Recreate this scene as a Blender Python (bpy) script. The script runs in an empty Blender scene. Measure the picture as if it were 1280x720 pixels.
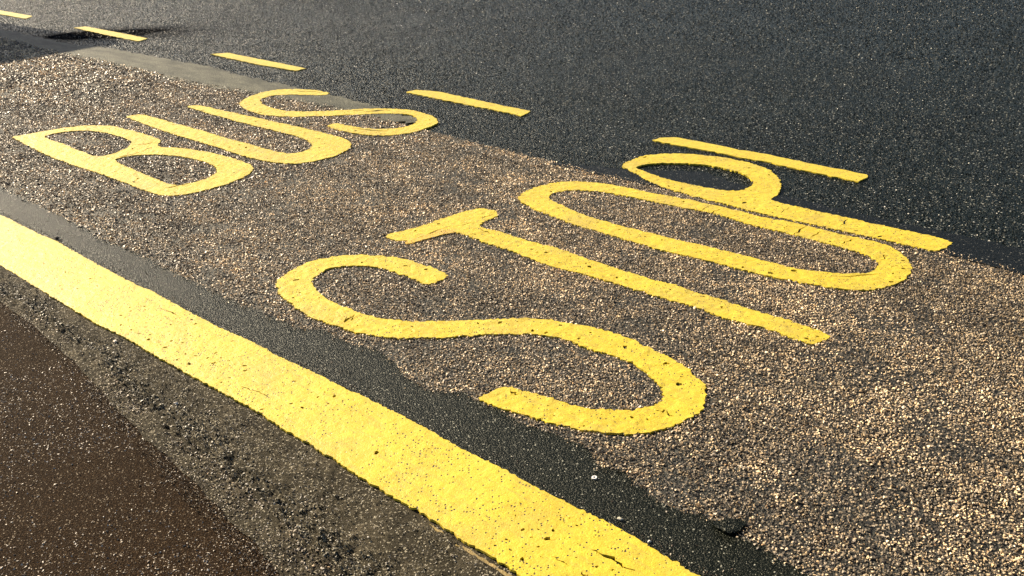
import bpy, bmesh, math, random
import numpy as np
from mathutils import Matrix, Vector
from mathutils.geometry import delaunay_2d_cdt

random.seed(7)
RNG = np.random.default_rng(7)
SC = bpy.context.scene

# ------------------------------------------------------------------ camera
cam_data = bpy.data.cameras.new("camera")
cam_data.sensor_width = 36.0
cam_data.lens = 35.80
cam_data.clip_start = 0.05
cam_data.clip_end = 2000.0
cam = bpy.data.objects.new("camera", cam_data)
SC.collection.objects.link(cam)
SC.camera = cam
_R = Vector((0.99913931, -0.01643027, -0.03808778))
_U = Vector((0.04148051, 0.39575516, 0.91741878))
_F = Vector((0.0, 0.91820907, -0.39609607))
cam.matrix_world = Matrix(((_R.x, _U.x, -_F.x, 0.0), (_R.y, _U.y, -_F.y, 0.0),
                           (_R.z, _U.z, -_F.z, 1.6), (0, 0, 0, 1)))

# ------------------------------------------------------------------ light
SUN_EL = math.radians(30.0)
SUN_AZ = math.radians(-49.0)          # measured from +Y, clockwise positive
world = bpy.data.worlds.new("World")
SC.world = world
world.use_nodes = True
wn = world.node_tree
bg = wn.nodes["Background"]
sky = wn.nodes.new("ShaderNodeTexSky")
sky.sky_type = 'NISHITA'
sky.sun_disc = False
sky.sun_elevation = SUN_EL
sky.sun_rotation = SUN_AZ
sky.air_density = 0.8
sky.dust_density = 1.8
wn.links.new(sky.outputs[0], bg.inputs[0])
bg.inputs[1].default_value = 0.05

sun_data = bpy.data.lights.new("sun", 'SUN')
sun_data.energy = 5.0
sun_data.angle = math.radians(0.5)
sun_data.color = (1.0, 0.84, 0.62)
sun = bpy.data.objects.new("sun", sun_data)
SC.collection.objects.link(sun)
to_sun = Vector((math.sin(SUN_AZ) * math.cos(SUN_EL), math.cos(SUN_AZ) * math.cos(SUN_EL), math.sin(SUN_EL)))
sun.rotation_euler = to_sun.to_track_quat('Z', 'Y').to_euler()
sun.location = to_sun * 60

SC.view_settings.view_transform = 'Standard'
SC.view_settings.look = 'None'
SC.view_settings.exposure = 1.32
SC.view_settings.gamma = 1.0
SC.view_settings.use_curve_mapping = False

# ------------------------------------------------------------------ traced plan, in metres on the ground
OUTLINE = {"kerb_r": [[-2.5562, 4.8886], [-2.3856, 4.7249], [-2.2327, 4.5715], [-2.1011, 4.4595], [-1.9554, 4.2998], [-1.8183, 4.159], [-1.6718, 4.0065], [-1.5343, 3.8633], [-1.4549, 3.7975], [-1.3154, 3.6499], [-1.2281, 3.5592], [-1.0968, 3.426], [-0.9209, 3.2704], [-0.8238, 3.168], [-0.6511, 3.0069], [-0.5292, 2.8879], [-0.4434, 2.8087], [-0.3208, 2.6867], [-0.216, 2.5736], [-0.1579, 2.5129], [-0.05, 2.41], [0.0526, 2.2985], [0.1432, 2.2126], [0.2142, 2.1492], [0.2822, 2.0724], [0.3576, 1.984], [0.4052, 1.9281], [0.5089, 1.8063]], "kerb_l": [[-2.2393, 4.1777], [-2.0567, 3.9953], [-1.8703, 3.8001], [-1.7141, 3.6445], [-1.5893, 3.5155], [-1.3975, 3.3471], [-1.1991, 3.1477], [-1.0529, 3.0139], [-0.914, 2.8785], [-0.825, 2.8001], [-0.7376, 2.7012], [-0.6011, 2.5684], [-0.5045, 2.464], [-0.3481, 2.2975], [-0.2767, 2.2313], [-0.2102, 2.1646], [-0.1569, 2.1017], [-0.0821, 2.0306], [-0.0151, 1.9576], [0.0799, 1.8536]], "chip_lo": [[-2.7845, 5.3983], [-2.5917, 5.2043], [-2.4052, 5.0088], [-2.187, 4.7846], [-2.0426, 4.6399], [-1.9095, 4.4819], [-1.7388, 4.3277], [-1.5713, 4.1722], [-1.394, 3.9797], [-1.2467, 3.8281], [-1.1171, 3.6947], [-0.9871, 3.5755], [-0.8969, 3.5084], [-0.8033, 3.4083], [-0.694, 3.3707], [-0.5919, 3.2626], [-0.5005, 3.2099], [-0.4217, 3.1173], [-0.3645, 2.9856], [-0.2847, 2.892], [-0.2192, 2.8706], [-0.1678, 2.8715], [-0.1155, 2.8003], [-0.0331, 2.734], [0.0048, 2.6642], [0.0939, 2.6066], [0.1868, 2.52], [0.2137, 2.4839], [0.2248, 2.4092], [0.289, 2.3846], [0.3136, 2.317], [0.3592, 2.2581], [0.4031, 2.2015], [0.468, 2.159], [0.5052, 2.1395], [0.5345, 2.1241], [0.5366, 2.0781], [0.5647, 2.0444], [0.5939, 2.0268], [0.6668, 1.9176], [0.7247, 1.8043]], "chip_hi": [[-4.1293, 9.6944], [-3.4371, 9.0777], [-3.0971, 8.722], [-2.6778, 8.3067], [-2.3893, 8.004], [-1.9926, 7.6968], [-1.5237, 7.3143], [-1.0381, 6.8612], [-0.4556, 6.1901], [-0.0872, 5.7825], [0.2907, 5.382], [0.6424, 5.0396], [1.023, 4.6755], [1.3228, 4.3592], [1.5992, 4.1067], [1.7881, 3.931], [1.8551, 3.8149], [1.9244, 3.7378], [2.0017, 3.6456]], "pale_hi": [[-5.4431, 11.3639], [-4.8635, 10.8085], [-4.1219, 10.0731], [-3.9183, 10.0254], [-3.3395, 9.4761], [-2.8581, 9.0257], [-2.5313, 8.7409], [-2.0181, 8.1423], [-1.6431, 7.7706], [-1.2542, 7.368], [-0.9488, 7.0347], [-0.6964, 6.6882]], "seam_hi": [[0.8257, 5.4441], [1.0284, 5.1122], [1.2073, 4.8018], [1.4577, 4.5466], [1.6685, 4.3054], [1.9039, 4.0902], [2.1075, 3.8668]], "foot": [[-2.0562, 3.7646], [-1.8884, 3.5963], [-1.6637, 3.3408], [-1.4556, 3.0902], [-1.2579, 2.8274], [-1.0575, 2.5836], [-0.8852, 2.3792], [-0.7324, 2.1953], [-0.5789, 1.9894], [-0.4928, 1.8769]]}
LETTERS = {"S": [[[-0.2488, 3.8368], [-0.3086, 3.9211], [-0.365, 3.9718], [-0.4371, 4.0344], [-0.5094, 4.0797], [-0.5951, 4.1082], [-0.6798, 4.1216], [-0.7555, 4.1169], [-0.8326, 4.0788], [-0.8983, 4.0218], [-0.9385, 3.9461], [-0.9589, 3.8792], [-0.9555, 3.8118], [-0.9279, 3.72], [-0.8758, 3.6444], [-0.8177, 3.5633], [-0.7412, 3.4689], [-0.6741, 3.4203], [-0.6067, 3.3592], [-0.532, 3.3187], [-0.46, 3.2922], [-0.3782, 3.274], [-0.275, 3.2682], [-0.1782, 3.2753], [-0.0638, 3.2808], [0.0504, 3.2699], [0.1399, 3.2355], [0.2125, 3.1841], [0.2658, 3.1235], [0.3199, 3.0883], [0.3736, 3.0361], [0.4265, 2.9515], [0.4559, 2.8671], [0.4617, 2.8039], [0.4523, 2.759], [0.4148, 2.7225], [0.3588, 2.7076], [0.2805, 2.7092], [0.2185, 2.7289], [0.1543, 2.7638], [0.0891, 2.8097], [0.0096, 2.8631], [-0.0362, 2.8935], [-0.0723, 2.8701], [-0.1253, 2.8124], [-0.0773, 2.7731], [-0.0328, 2.7398], [0.0445, 2.6853], [0.1153, 2.6467], [0.1822, 2.6091], [0.2442, 2.5861], [0.318, 2.5713], [0.3942, 2.5787], [0.4754, 2.6132], [0.5338, 2.6597], [0.5722, 2.7095], [0.5941, 2.7723], [0.5972, 2.855], [0.5722, 2.9442], [0.5176, 3.0465], [0.4519, 3.1369], [0.3793, 3.2257], [0.2952, 3.2927], [0.1927, 3.3498], [0.0925, 3.3941], [-0.0252, 3.4057], [-0.1344, 3.4059], [-0.2525, 3.4036], [-0.3295, 3.4076], [-0.438, 3.4321], [-0.5382, 3.4774], [-0.5782, 3.5101], [-0.6332, 3.5596], [-0.697, 3.6186], [-0.7598, 3.7026], [-0.8069, 3.7961], [-0.8166, 3.8555], [-0.801, 3.9224], [-0.7629, 3.9799], [-0.712, 4.0012], [-0.6365, 3.9929], [-0.5526, 3.9657], [-0.4726, 3.8954], [-0.4081, 3.8286], [-0.366, 3.7824], [-0.3256, 3.7535]], []], "T": [[[-0.5616, 4.3322], [-0.5212, 4.2863], [-0.462, 4.2641], [-0.3664, 4.3401], [-0.3184, 4.3979], [-0.2589, 4.3746], [-0.1988, 4.3097], [-0.1114, 4.2078], [-0.0274, 4.1293], [0.0533, 4.0253], [0.1438, 3.9243], [0.2192, 3.8545], [0.2808, 3.805], [0.4163, 3.683], [0.5496, 3.5594], [0.6182, 3.4923], [0.695, 3.419], [0.762, 3.3421], [0.8296, 3.2811], [0.8967, 3.2283], [0.9645, 3.145], [1.0206, 3.0903], [1.0946, 3.1453], [1.0706, 3.2051], [1.0304, 3.2417], [0.9739, 3.3076], [0.926, 3.3467], [0.8546, 3.4174], [0.8071, 3.473], [0.7464, 3.5315], [0.6793, 3.5999], [0.6272, 3.6607], [0.57, 3.6991], [0.4338, 3.8396], [0.2953, 3.9887], [0.2131, 4.0823], [0.1137, 4.1814], [0.0308, 4.2515], [-0.04, 4.3324], [-0.1426, 4.4196], [-0.1137, 4.4931], [-0.0537, 4.5534], [-0.0611, 4.6239], [-0.1385, 4.6813], [-0.2223, 4.6327], [-0.3108, 4.5514], [-0.3958, 4.4614], [-0.4806, 4.4068], [-0.5536, 4.3625]], []], "T_old": [[[-0.4724, 4.2602], [-0.4552, 4.2231], [-0.391, 4.2709], [-0.3291, 4.3201], [-0.2579, 4.3481], [-0.2257, 4.3653], [-0.2834, 4.4368], [-0.3897, 4.3639]], []], "O": [[[0.0645, 4.7401], [0.1156, 4.6368], [0.2018, 4.5213], [0.2908, 4.399], [0.3847, 4.3022], [0.4995, 4.1759], [0.5855, 4.0872], [0.6803, 3.9911], [0.8103, 3.8945], [0.9078, 3.7961], [0.9865, 3.72], [1.0668, 3.6622], [1.1472, 3.6135], [1.2138, 3.5672], [1.2779, 3.5373], [1.3637, 3.5206], [1.4529, 3.5575], [1.5227, 3.6053], [1.5851, 3.6964], [1.6098, 3.796], [1.607, 3.8944], [1.5847, 3.9711], [1.5256, 4.0449], [1.4855, 4.0789], [1.4103, 4.1477], [1.346, 4.2272], [1.2698, 4.2999], [1.1478, 4.3913], [1.0914, 4.4658], [0.9988, 4.5587], [0.8747, 4.6708], [0.7181, 4.7915], [0.6227, 4.882], [0.5112, 4.9706], [0.4138, 5.025], [0.2916, 5.0488], [0.1653, 4.9978], [0.0806, 4.9028], [0.0465, 4.8174]], [[[0.2348, 4.7056], [0.3177, 4.5641], [0.3857, 4.4756], [0.4659, 4.3883], [0.5575, 4.3022], [0.6462, 4.219], [0.7319, 4.1385], [0.8743, 4.0157], [1.0184, 3.88], [1.0716, 3.8299], [1.1442, 3.7616], [1.2217, 3.7194], [1.2966, 3.6947], [1.3882, 3.6847], [1.4448, 3.7118], [1.48, 3.7672], [1.4819, 3.8191], [1.4579, 3.8933], [1.4111, 3.9537], [1.3495, 4.027], [1.2691, 4.1046], [1.2032, 4.1827], [1.13, 4.2431], [1.0598, 4.3259], [0.9894, 4.4223], [0.8957, 4.5136], [0.8116, 4.571], [0.6832, 4.6837], [0.505, 4.8329], [0.4019, 4.8857], [0.3267, 4.9024], [0.2615, 4.8916], [0.2023, 4.8348], [0.1992, 4.772]]]], "P": [[[0.6202, 5.2764], [0.6648, 5.1519], [0.7261, 4.9885], [0.7723, 4.888], [0.8876, 4.7435], [1.0106, 4.6166], [1.1301, 4.4723], [1.2487, 4.3567], [1.3548, 4.2576], [1.4739, 4.1501], [1.5714, 4.0589], [1.6686, 3.9707], [1.7468, 3.8967], [1.7914, 3.9007], [1.8631, 3.9859], [1.7923, 4.072], [1.6954, 4.1641], [1.5981, 4.2594], [1.518, 4.3449], [1.4244, 4.4348], [1.3311, 4.5275], [1.2491, 4.6216], [1.3045, 4.688], [1.3519, 4.796], [1.3803, 4.9522], [1.3704, 5.1088], [1.3081, 5.2363], [1.1847, 5.3625], [1.0473, 5.4468], [0.9071, 5.4842], [0.748, 5.4597], [0.6607, 5.3622]], [[[0.6775, 5.253], [0.7454, 5.126], [0.8125, 5.0178], [0.9111, 4.9223], [0.9802, 4.8597], [1.067, 4.7958], [1.141, 4.773], [1.2159, 4.8406], [1.2457, 4.9165], [1.2251, 5.0578], [1.1272, 5.1878], [1.014, 5.2643], [0.8694, 5.3007], [0.7624, 5.3087]]]], "B": [[[-3.2029, 6.5045], [-3.0146, 6.2801], [-2.7556, 5.9863], [-2.5111, 5.7478], [-2.2949, 5.5581], [-2.1095, 5.3818], [-1.952, 5.2176], [-1.8154, 5.1037], [-1.7592, 5.0828], [-1.6669, 5.1107], [-1.6037, 5.1567], [-1.4962, 5.2538], [-1.428, 5.3898], [-1.4144, 5.5095], [-1.4544, 5.6097], [-1.553, 5.7218], [-1.6558, 5.821], [-1.7767, 5.9255], [-1.8913, 5.9961], [-2.003, 6.0492], [-2.0925, 6.0721], [-2.143, 6.1256], [-2.1466, 6.2196], [-2.1806, 6.2823], [-2.2418, 6.3504], [-2.4188, 6.5194], [-2.6118, 6.6872], [-2.7861, 6.727], [-2.9311, 6.687], [-3.0563, 6.6029], [-3.1321, 6.5334]], [[[-2.9895, 6.4903], [-2.9222, 6.4002], [-2.7577, 6.24], [-2.5934, 6.0678], [-2.427, 5.9025], [-2.348, 5.9773], [-2.3104, 6.0966], [-2.324, 6.2286], [-2.4105, 6.3382], [-2.5912, 6.5067], [-2.759, 6.5957], [-2.8878, 6.5754]], [[-2.3183, 5.8354], [-2.0933, 5.5758], [-1.9084, 5.3832], [-1.8047, 5.2677], [-1.7007, 5.2962], [-1.6396, 5.3604], [-1.6072, 5.4756], [-1.6448, 5.5897], [-1.7273, 5.6983], [-1.847, 5.7989], [-1.9503, 5.8653], [-2.1102, 5.9238], [-2.2488, 5.9101]]]], "U": [[[-2.6171, 6.9423], [-2.405, 6.7063], [-2.1658, 6.4375], [-1.9702, 6.2488], [-1.6909, 5.9653], [-1.5022, 5.7642], [-1.3379, 5.6409], [-1.2472, 5.5954], [-1.1477, 5.5969], [-1.0652, 5.6495], [-0.9838, 5.72], [-0.924, 5.8651], [-0.9259, 5.9904], [-0.9905, 6.1118], [-1.1359, 6.2602], [-1.3232, 6.4415], [-1.5877, 6.6766], [-1.802, 6.8697], [-2.0279, 7.0733], [-2.1762, 7.2094], [-2.2578, 7.1748], [-2.0367, 6.9336], [-1.7492, 6.639], [-1.5382, 6.4361], [-1.3041, 6.2193], [-1.2077, 6.0901], [-1.1622, 5.9911], [-1.1637, 5.8844], [-1.2097, 5.822], [-1.2773, 5.8065], [-1.3882, 5.8925], [-1.5708, 6.0732], [-1.7204, 6.2091], [-2.0117, 6.5142], [-2.1807, 6.6687], [-2.3343, 6.826], [-2.518, 6.9943]], []], "S2": [[[-1.2674, 7.4243], [-1.3861, 7.5441], [-1.5522, 7.609], [-1.6754, 7.6271], [-1.7826, 7.565], [-1.8513, 7.4438], [-1.8879, 7.295], [-1.8759, 7.1676], [-1.8006, 7.0091], [-1.7103, 6.8996], [-1.6137, 6.803], [-1.4731, 6.7451], [-1.3514, 6.7241], [-1.2059, 6.7168], [-1.0618, 6.7186], [-0.9117, 6.7149], [-0.7401, 6.7074], [-0.6294, 6.6547], [-0.5689, 6.5459], [-0.566, 6.4288], [-0.6151, 6.3342], [-0.7124, 6.2899], [-0.8675, 6.3255], [-0.9946, 6.4075], [-1.1081, 6.5202], [-1.1469, 6.4328], [-1.0469, 6.305], [-0.9567, 6.2311], [-0.797, 6.1377], [-0.6738, 6.137], [-0.5547, 6.195], [-0.4719, 6.3104], [-0.4348, 6.3756], [-0.4298, 6.4794], [-0.4896, 6.6193], [-0.6053, 6.7629], [-0.7527, 6.8467], [-0.9303, 6.8782], [-1.0917, 6.8603], [-1.2269, 6.8541], [-1.3644, 6.8621], [-1.5041, 6.9098], [-1.6122, 7.0113], [-1.7051, 7.1368], [-1.756, 7.2708], [-1.7424, 7.3711], [-1.6723, 7.4288], [-1.5535, 7.4197], [-1.4558, 7.3961], [-1.2976, 7.3534]], []]}
DASHES = [[[-7.3653, 14.2278], [-6.6044, 13.5102], [-6.1717, 12.9995], [-5.4982, 12.3545], [-5.4912, 12.1374], [-6.0196, 12.6582], [-6.6263, 13.3379], [-7.2322, 13.9557]], [[-4.6096, 11.2778], [-4.4994, 11.3302], [-4.0014, 10.8369], [-3.5097, 10.3277], [-3.5573, 10.1786], [-4.017, 10.6426]], [[-2.624, 9.2901], [-2.4789, 9.3161], [-2.0567, 8.8825], [-1.6128, 8.4227], [-1.6833, 8.3387], [-2.0891, 8.7112]], [[-0.7072, 7.366], [-0.6422, 7.4339], [-0.4607, 7.3193], [-0.2819, 7.1183], [-0.1118, 6.9271], [0.0078, 6.799], [0.1748, 6.6211], [0.1084, 6.5011], [-0.0046, 6.6303], [-0.1651, 6.795], [-0.3331, 6.9673], [-0.509, 7.1477]], [[0.8575, 5.7895], [0.9065, 5.8356], [0.9998, 5.8297], [1.1384, 5.6924], [1.3043, 5.5059], [1.4164, 5.4158], [1.5675, 5.2448], [1.7026, 5.0988], [1.8407, 4.9516], [1.7461, 4.8495], [1.659, 4.9565], [1.5403, 5.086], [1.4623, 5.1703], [1.3814, 5.2723], [1.2891, 5.34], [1.1547, 5.4959], [0.9608, 5.6769]]]
CRACKS = {"line": [[[0.1716, 2.038], [0.2601, 1.9451], 0.008], [[0.0702, 2.0169], [0.1105, 1.9782], 0.003], [[0.1373, 1.9529], [0.151, 1.9347], 0.006], [[-1.368, 3.6184], [-1.2782, 3.5431], 0.005], [[-0.8571, 2.9262], [-0.7953, 2.8789], 0.004], [[-0.8494, 2.9149], [-0.9059, 2.9573], 0.003]], "O": [[[0.9604, 4.5754], [0.862, 4.4722], 0.004], [[0.9941, 4.5358], [0.9117, 4.4209], 0.005], [[1.0684, 4.446], [0.9711, 4.3694], 0.004], [[1.3111, 4.2419], [1.2308, 4.129], 0.006], [[1.3689, 4.1729], [1.2992, 4.101], 0.005], [[1.4824, 4.0695], [1.3958, 4.012], 0.006], [[1.2551, 3.6622], [1.4402, 3.6709], 0.006], [[1.4946, 3.8089], [1.5407, 3.8658], 0.006], [[1.5083, 3.7385], [1.548, 3.7597], 0.004], [[1.2415, 4.261], [1.2041, 4.2134], 0.004]], "P": [[[1.5254, 4.3113], [1.4619, 4.2235], 0.005], [[1.3039, 4.496], [1.2477, 4.4234], 0.003]], "T": [[[-0.448, 4.2675], [-0.2652, 4.4454], 0.004], [[-0.2459, 4.4213], [-0.1732, 4.4782], 0.004], [[-0.1366, 4.5296], [-0.0764, 4.5793], 0.005], [[-0.1347, 4.3756], [-0.0762, 4.3158], 0.006]], "B": [[[-1.8275, 5.2286], [-1.7125, 5.2764], 0.012], [[-2.2672, 6.1449], [-2.172, 6.2047], 0.008], [[-2.3244, 5.8531], [-2.198, 5.9897], 0.008], [[-2.198, 5.9897], [-2.1621, 6.0919], 0.006]], "S": [[[-0.6267, 3.4647], [-0.5954, 3.4546], 0.022], [[0.4268, 2.6875], [0.4555, 2.6996], 0.006], [[0.4516, 2.6903], [0.4711, 2.6601], 0.005], [[-0.0212, 2.8552], [0.0064, 2.8321], 0.006]], "S2": [[[-1.541, 7.5463], [-1.3243, 7.4511], 0.012], [[-1.0299, 6.8034], [-0.7704, 6.8035], 0.016], [[-0.971, 6.3426], [-0.7332, 6.2437], 0.012]]}
EDGE_COAT = [[-0.2379, 2.178], [-0.1943, 2.1283], [-0.1626, 2.0905], [-0.088, 2.0201], [-0.0248, 1.9507], [0.0102, 1.9114], [0.0007, 1.9092], [-0.0343, 1.947], [-0.0958, 2.0145], [-0.1705, 2.0878], [-0.2023, 2.1256]]
BUS_YAW = 0.12

S2 = math.sqrt(0.5)
D = np.array([-S2, S2])               # along the road, away from the camera
N = np.array([S2, S2])                # across the road, from the footpath to its middle


def ac(a, c):                          # road coordinates -> ground x, y
    return (a * D[0] + c * N[0], a * D[1] + c * N[1])


def to_ac(p):
    p = np.asarray(p, float)
    return np.stack([p @ D, p @ N], -1)


# ------------------------------------------------------------------ helpers
def tag(o, label=None, cat=None, group=None, kind=None):
    if label: o["label"] = label
    if cat: o["category"] = cat
    if group: o["group"] = group
    if kind: o["kind"] = kind
    return o


def link_mesh(name, verts, faces, mat, parent=None, smooth=False):
    me = bpy.data.meshes.new(name)
    me.from_pydata([tuple(v) for v in verts], [], [tuple(f) for f in faces])
    me.update()
    if smooth:
        me.polygons.foreach_set("use_smooth", np.ones(len(me.polygons), bool))
    me.materials.append(mat)
    o = bpy.data.objects.new(name, me)
    SC.collection.objects.link(o)
    if parent: o.parent = parent
    return o


def obj_bm(name, bm, mat, parent=None, smooth=False):
    me = bpy.data.meshes.new(name)
    bm.normal_update()
    bm.to_mesh(me); bm.free()
    if smooth:
        me.polygons.foreach_set("use_smooth", np.ones(len(me.polygons), bool))
    me.materials.append(mat)
    o = bpy.data.objects.new(name, me)
    SC.collection.objects.link(o)
    if parent: o.parent = parent
    return o


def _hash(ix, iy, seed):
    h = (ix.astype(np.int64) * 374761393 + iy.astype(np.int64) * 668265263 + seed * 974634777) & 0xFFFFFFFF
    h = ((h ^ (h >> 13)) * 1274126177) & 0xFFFFFFFF
    h = h ^ (h >> 16)
    return (h & 0xFFFF) / 65535.0


def vnoise(x, y, seed=0):
    x = np.asarray(x, float); y = np.asarray(y, float)
    ix = np.floor(x); iy = np.floor(y)
    fx = x - ix; fy = y - iy
    fx = fx * fx * (3 - 2 * fx); fy = fy * fy * (3 - 2 * fy)
    a = _hash(ix, iy, seed); b = _hash(ix + 1, iy, seed)
    c = _hash(ix, iy + 1, seed); d = _hash(ix + 1, iy + 1, seed)
    return (a + (b - a) * fx) * (1 - fy) + (c + (d - c) * fx) * fy


def fbm(x, y, octaves=4, seed=0, gain=0.5):
    s = 0.0; amp = 1.0; tot = 0.0
    for k in range(octaves):
        s = s + amp * vnoise(np.asarray(x) * 2 ** k + 17.3 * k, np.asarray(y) * 2 ** k - 9.1 * k, seed + k)
        tot += amp; amp *= gain
    return s / tot - 0.5


def inside(pts, poly):
    pts = np.asarray(pts, float); poly = np.asarray(poly, float)
    x = pts[:, 0]; y = pts[:, 1]
    r = np.zeros(len(pts), bool)
    bb = (x >= poly[:, 0].min()) & (x <= poly[:, 0].max()) & (y >= poly[:, 1].min()) & (y <= poly[:, 1].max())
    idx = np.nonzero(bb)[0]
    if not len(idx): return r
    x = x[idx]; y = y[idx]; rr = np.zeros(len(idx), bool)
    for i in range(len(poly)):
        x1, y1 = poly[i]; x2, y2 = poly[(i + 1) % len(poly)]
        if y1 == y2: continue
        cond = (y1 > y) != (y2 > y)
        rr ^= cond & (x < (x2 - x1) * (y - y1) / (y2 - y1) + x1)
    r[idx] = rr
    return r


def smooth_closed(poly, step, wob, seed, rounds=1, cut=0.2):
    """corner-cut, resample and roughen a closed outline"""
    p = np.asarray(poly, float)
    for _ in range(rounds):
        q = np.roll(p, -1, 0)
        p = np.stack([(1 - cut) * p + cut * q, cut * p + (1 - cut) * q], 1).reshape(-1, 2)
    return resample(p, step, wob, seed, True)


def resample(p, step, wob, seed, closed):
    p = np.asarray(p, float)
    if closed: p = np.vstack([p, p[:1]])
    seg = np.hypot(*(p[1:] - p[:-1]).T)
    keep = np.r_[True, seg > 1e-6]
    p = p[keep]
    t = np.r_[0, np.cumsum(np.hypot(*(p[1:] - p[:-1]).T))]
    n = max(4, int(t[-1] / step))
    s = np.linspace(0, t[-1], n, endpoint=not closed)
    q = np.stack([np.interp(s, t, p[:, 0]), np.interp(s, t, p[:, 1])], 1)
    e = np.gradient(q, axis=0)
    nrm = np.stack([e[:, 1], -e[:, 0]], 1)
    nrm /= np.maximum(np.linalg.norm(nrm, axis=1, keepdims=True), 1e-9)
    w = wob * (1.5 * fbm(s * 26, s * 0 + seed * 3.7, 2, seed) + 1.6 * (RNG.random(n) - 0.5) * (RNG.random(n) < 0.55))
    return q + nrm * w[:, None]


def cdt(outer, holes, grid, seed):
    """triangles of an outline with holes, with inner points every `grid` metres"""
    pts = [tuple(v) for v in outer]; edges = []
    n = len(outer); edges += [(i, (i + 1) % n) for i in range(n)]
    for h in holes:
        b = len(pts); m = len(h)
        pts += [tuple(v) for v in h]; edges += [(b + i, b + (i + 1) % m) for i in range(m)]
    if grid:
        lo = outer.min(0); hi = outer.max(0)
        gx, gy = np.meshgrid(np.arange(lo[0], hi[0], grid), np.arange(lo[1], hi[1], grid))
        g = np.stack([gx.ravel(), gy.ravel()], 1)
        g = g + (RNG.random(g.shape) - 0.5) * grid * 0.7
        ok = inside(g, outer)
        for h in holes: ok &= ~inside(g, h)
        pts += [tuple(v) for v in g[ok]]
    vs, es, fs, *_ = delaunay_2d_cdt([Vector(p) for p in pts], edges, [], 0, 1e-6)
    V = np.array([tuple(v) for v in vs]); F = np.array([f[:] for f in fs if len(f) == 3])
    cen = V[F].mean(1)
    ok = inside(cen, outer)
    for h in holes: ok &= ~inside(cen, h)
    F = F[ok]
    a = V[F[:, 1]] - V[F[:, 0]]; b = V[F[:, 2]] - V[F[:, 0]]
    cr = a[:, 0] * b[:, 1] - a[:, 1] * b[:, 0]
    F[cr < 0] = F[cr < 0][:, ::-1]
    F = F[np.abs(cr) > 1e-10]
    return V, F


def slab(name, outer, holes, z, thick, mat, grid=0.02, rough=0.0015, seed=0, parent=None, origin=None, zfun=None):
    """a layer of paint or tar: top face that follows the bumps below, with real edges"""
    V, F = cdt(outer, holes, grid, seed)
    zz = z + rough * 2 * fbm(V[:, 0] * 45, V[:, 1] * 45, 3, seed + 5) + 0.0015 * fbm(V[:, 0] * 6, V[:, 1] * 6, 2, seed)
    if zfun is not None: zz = zz + zfun(V)
    used = np.unique(F); remap = -np.ones(len(V), int); remap[used] = np.arange(len(used))
    V = V[used]; zz = zz[used]; F = remap[F]
    cnt = {}
    for f in F:
        for k in range(3):
            cnt[(f[k], f[(k + 1) % 3])] = 1
    border = [e for e in cnt if (e[1], e[0]) not in cnt]
    o2 = np.array(origin if origin is not None else V.mean(0))
    top = np.column_stack([V - o2, zz]); bot = np.column_stack([V - o2, zz - thick])
    nb = len(V)
    faces = [tuple(int(i) for i in f) for f in F] + [(int(b), int(a), int(a + nb), int(b + nb)) for a, b in border]
    o = link_mesh(name, np.vstack([top, bot]), faces, mat, parent)
    if parent is None: o.location = (o2[0], o2[1], 0)
    return o


def sheet(name, poly, z, mat, kind="structure", grid=0, seed=0):
    V, F = cdt(np.asarray(poly, float), [], grid, seed)
    o = link_mesh(name, np.column_stack([V, np.full(len(V), z)]), F.tolist(), mat)
    return tag(o, kind=kind)


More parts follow.
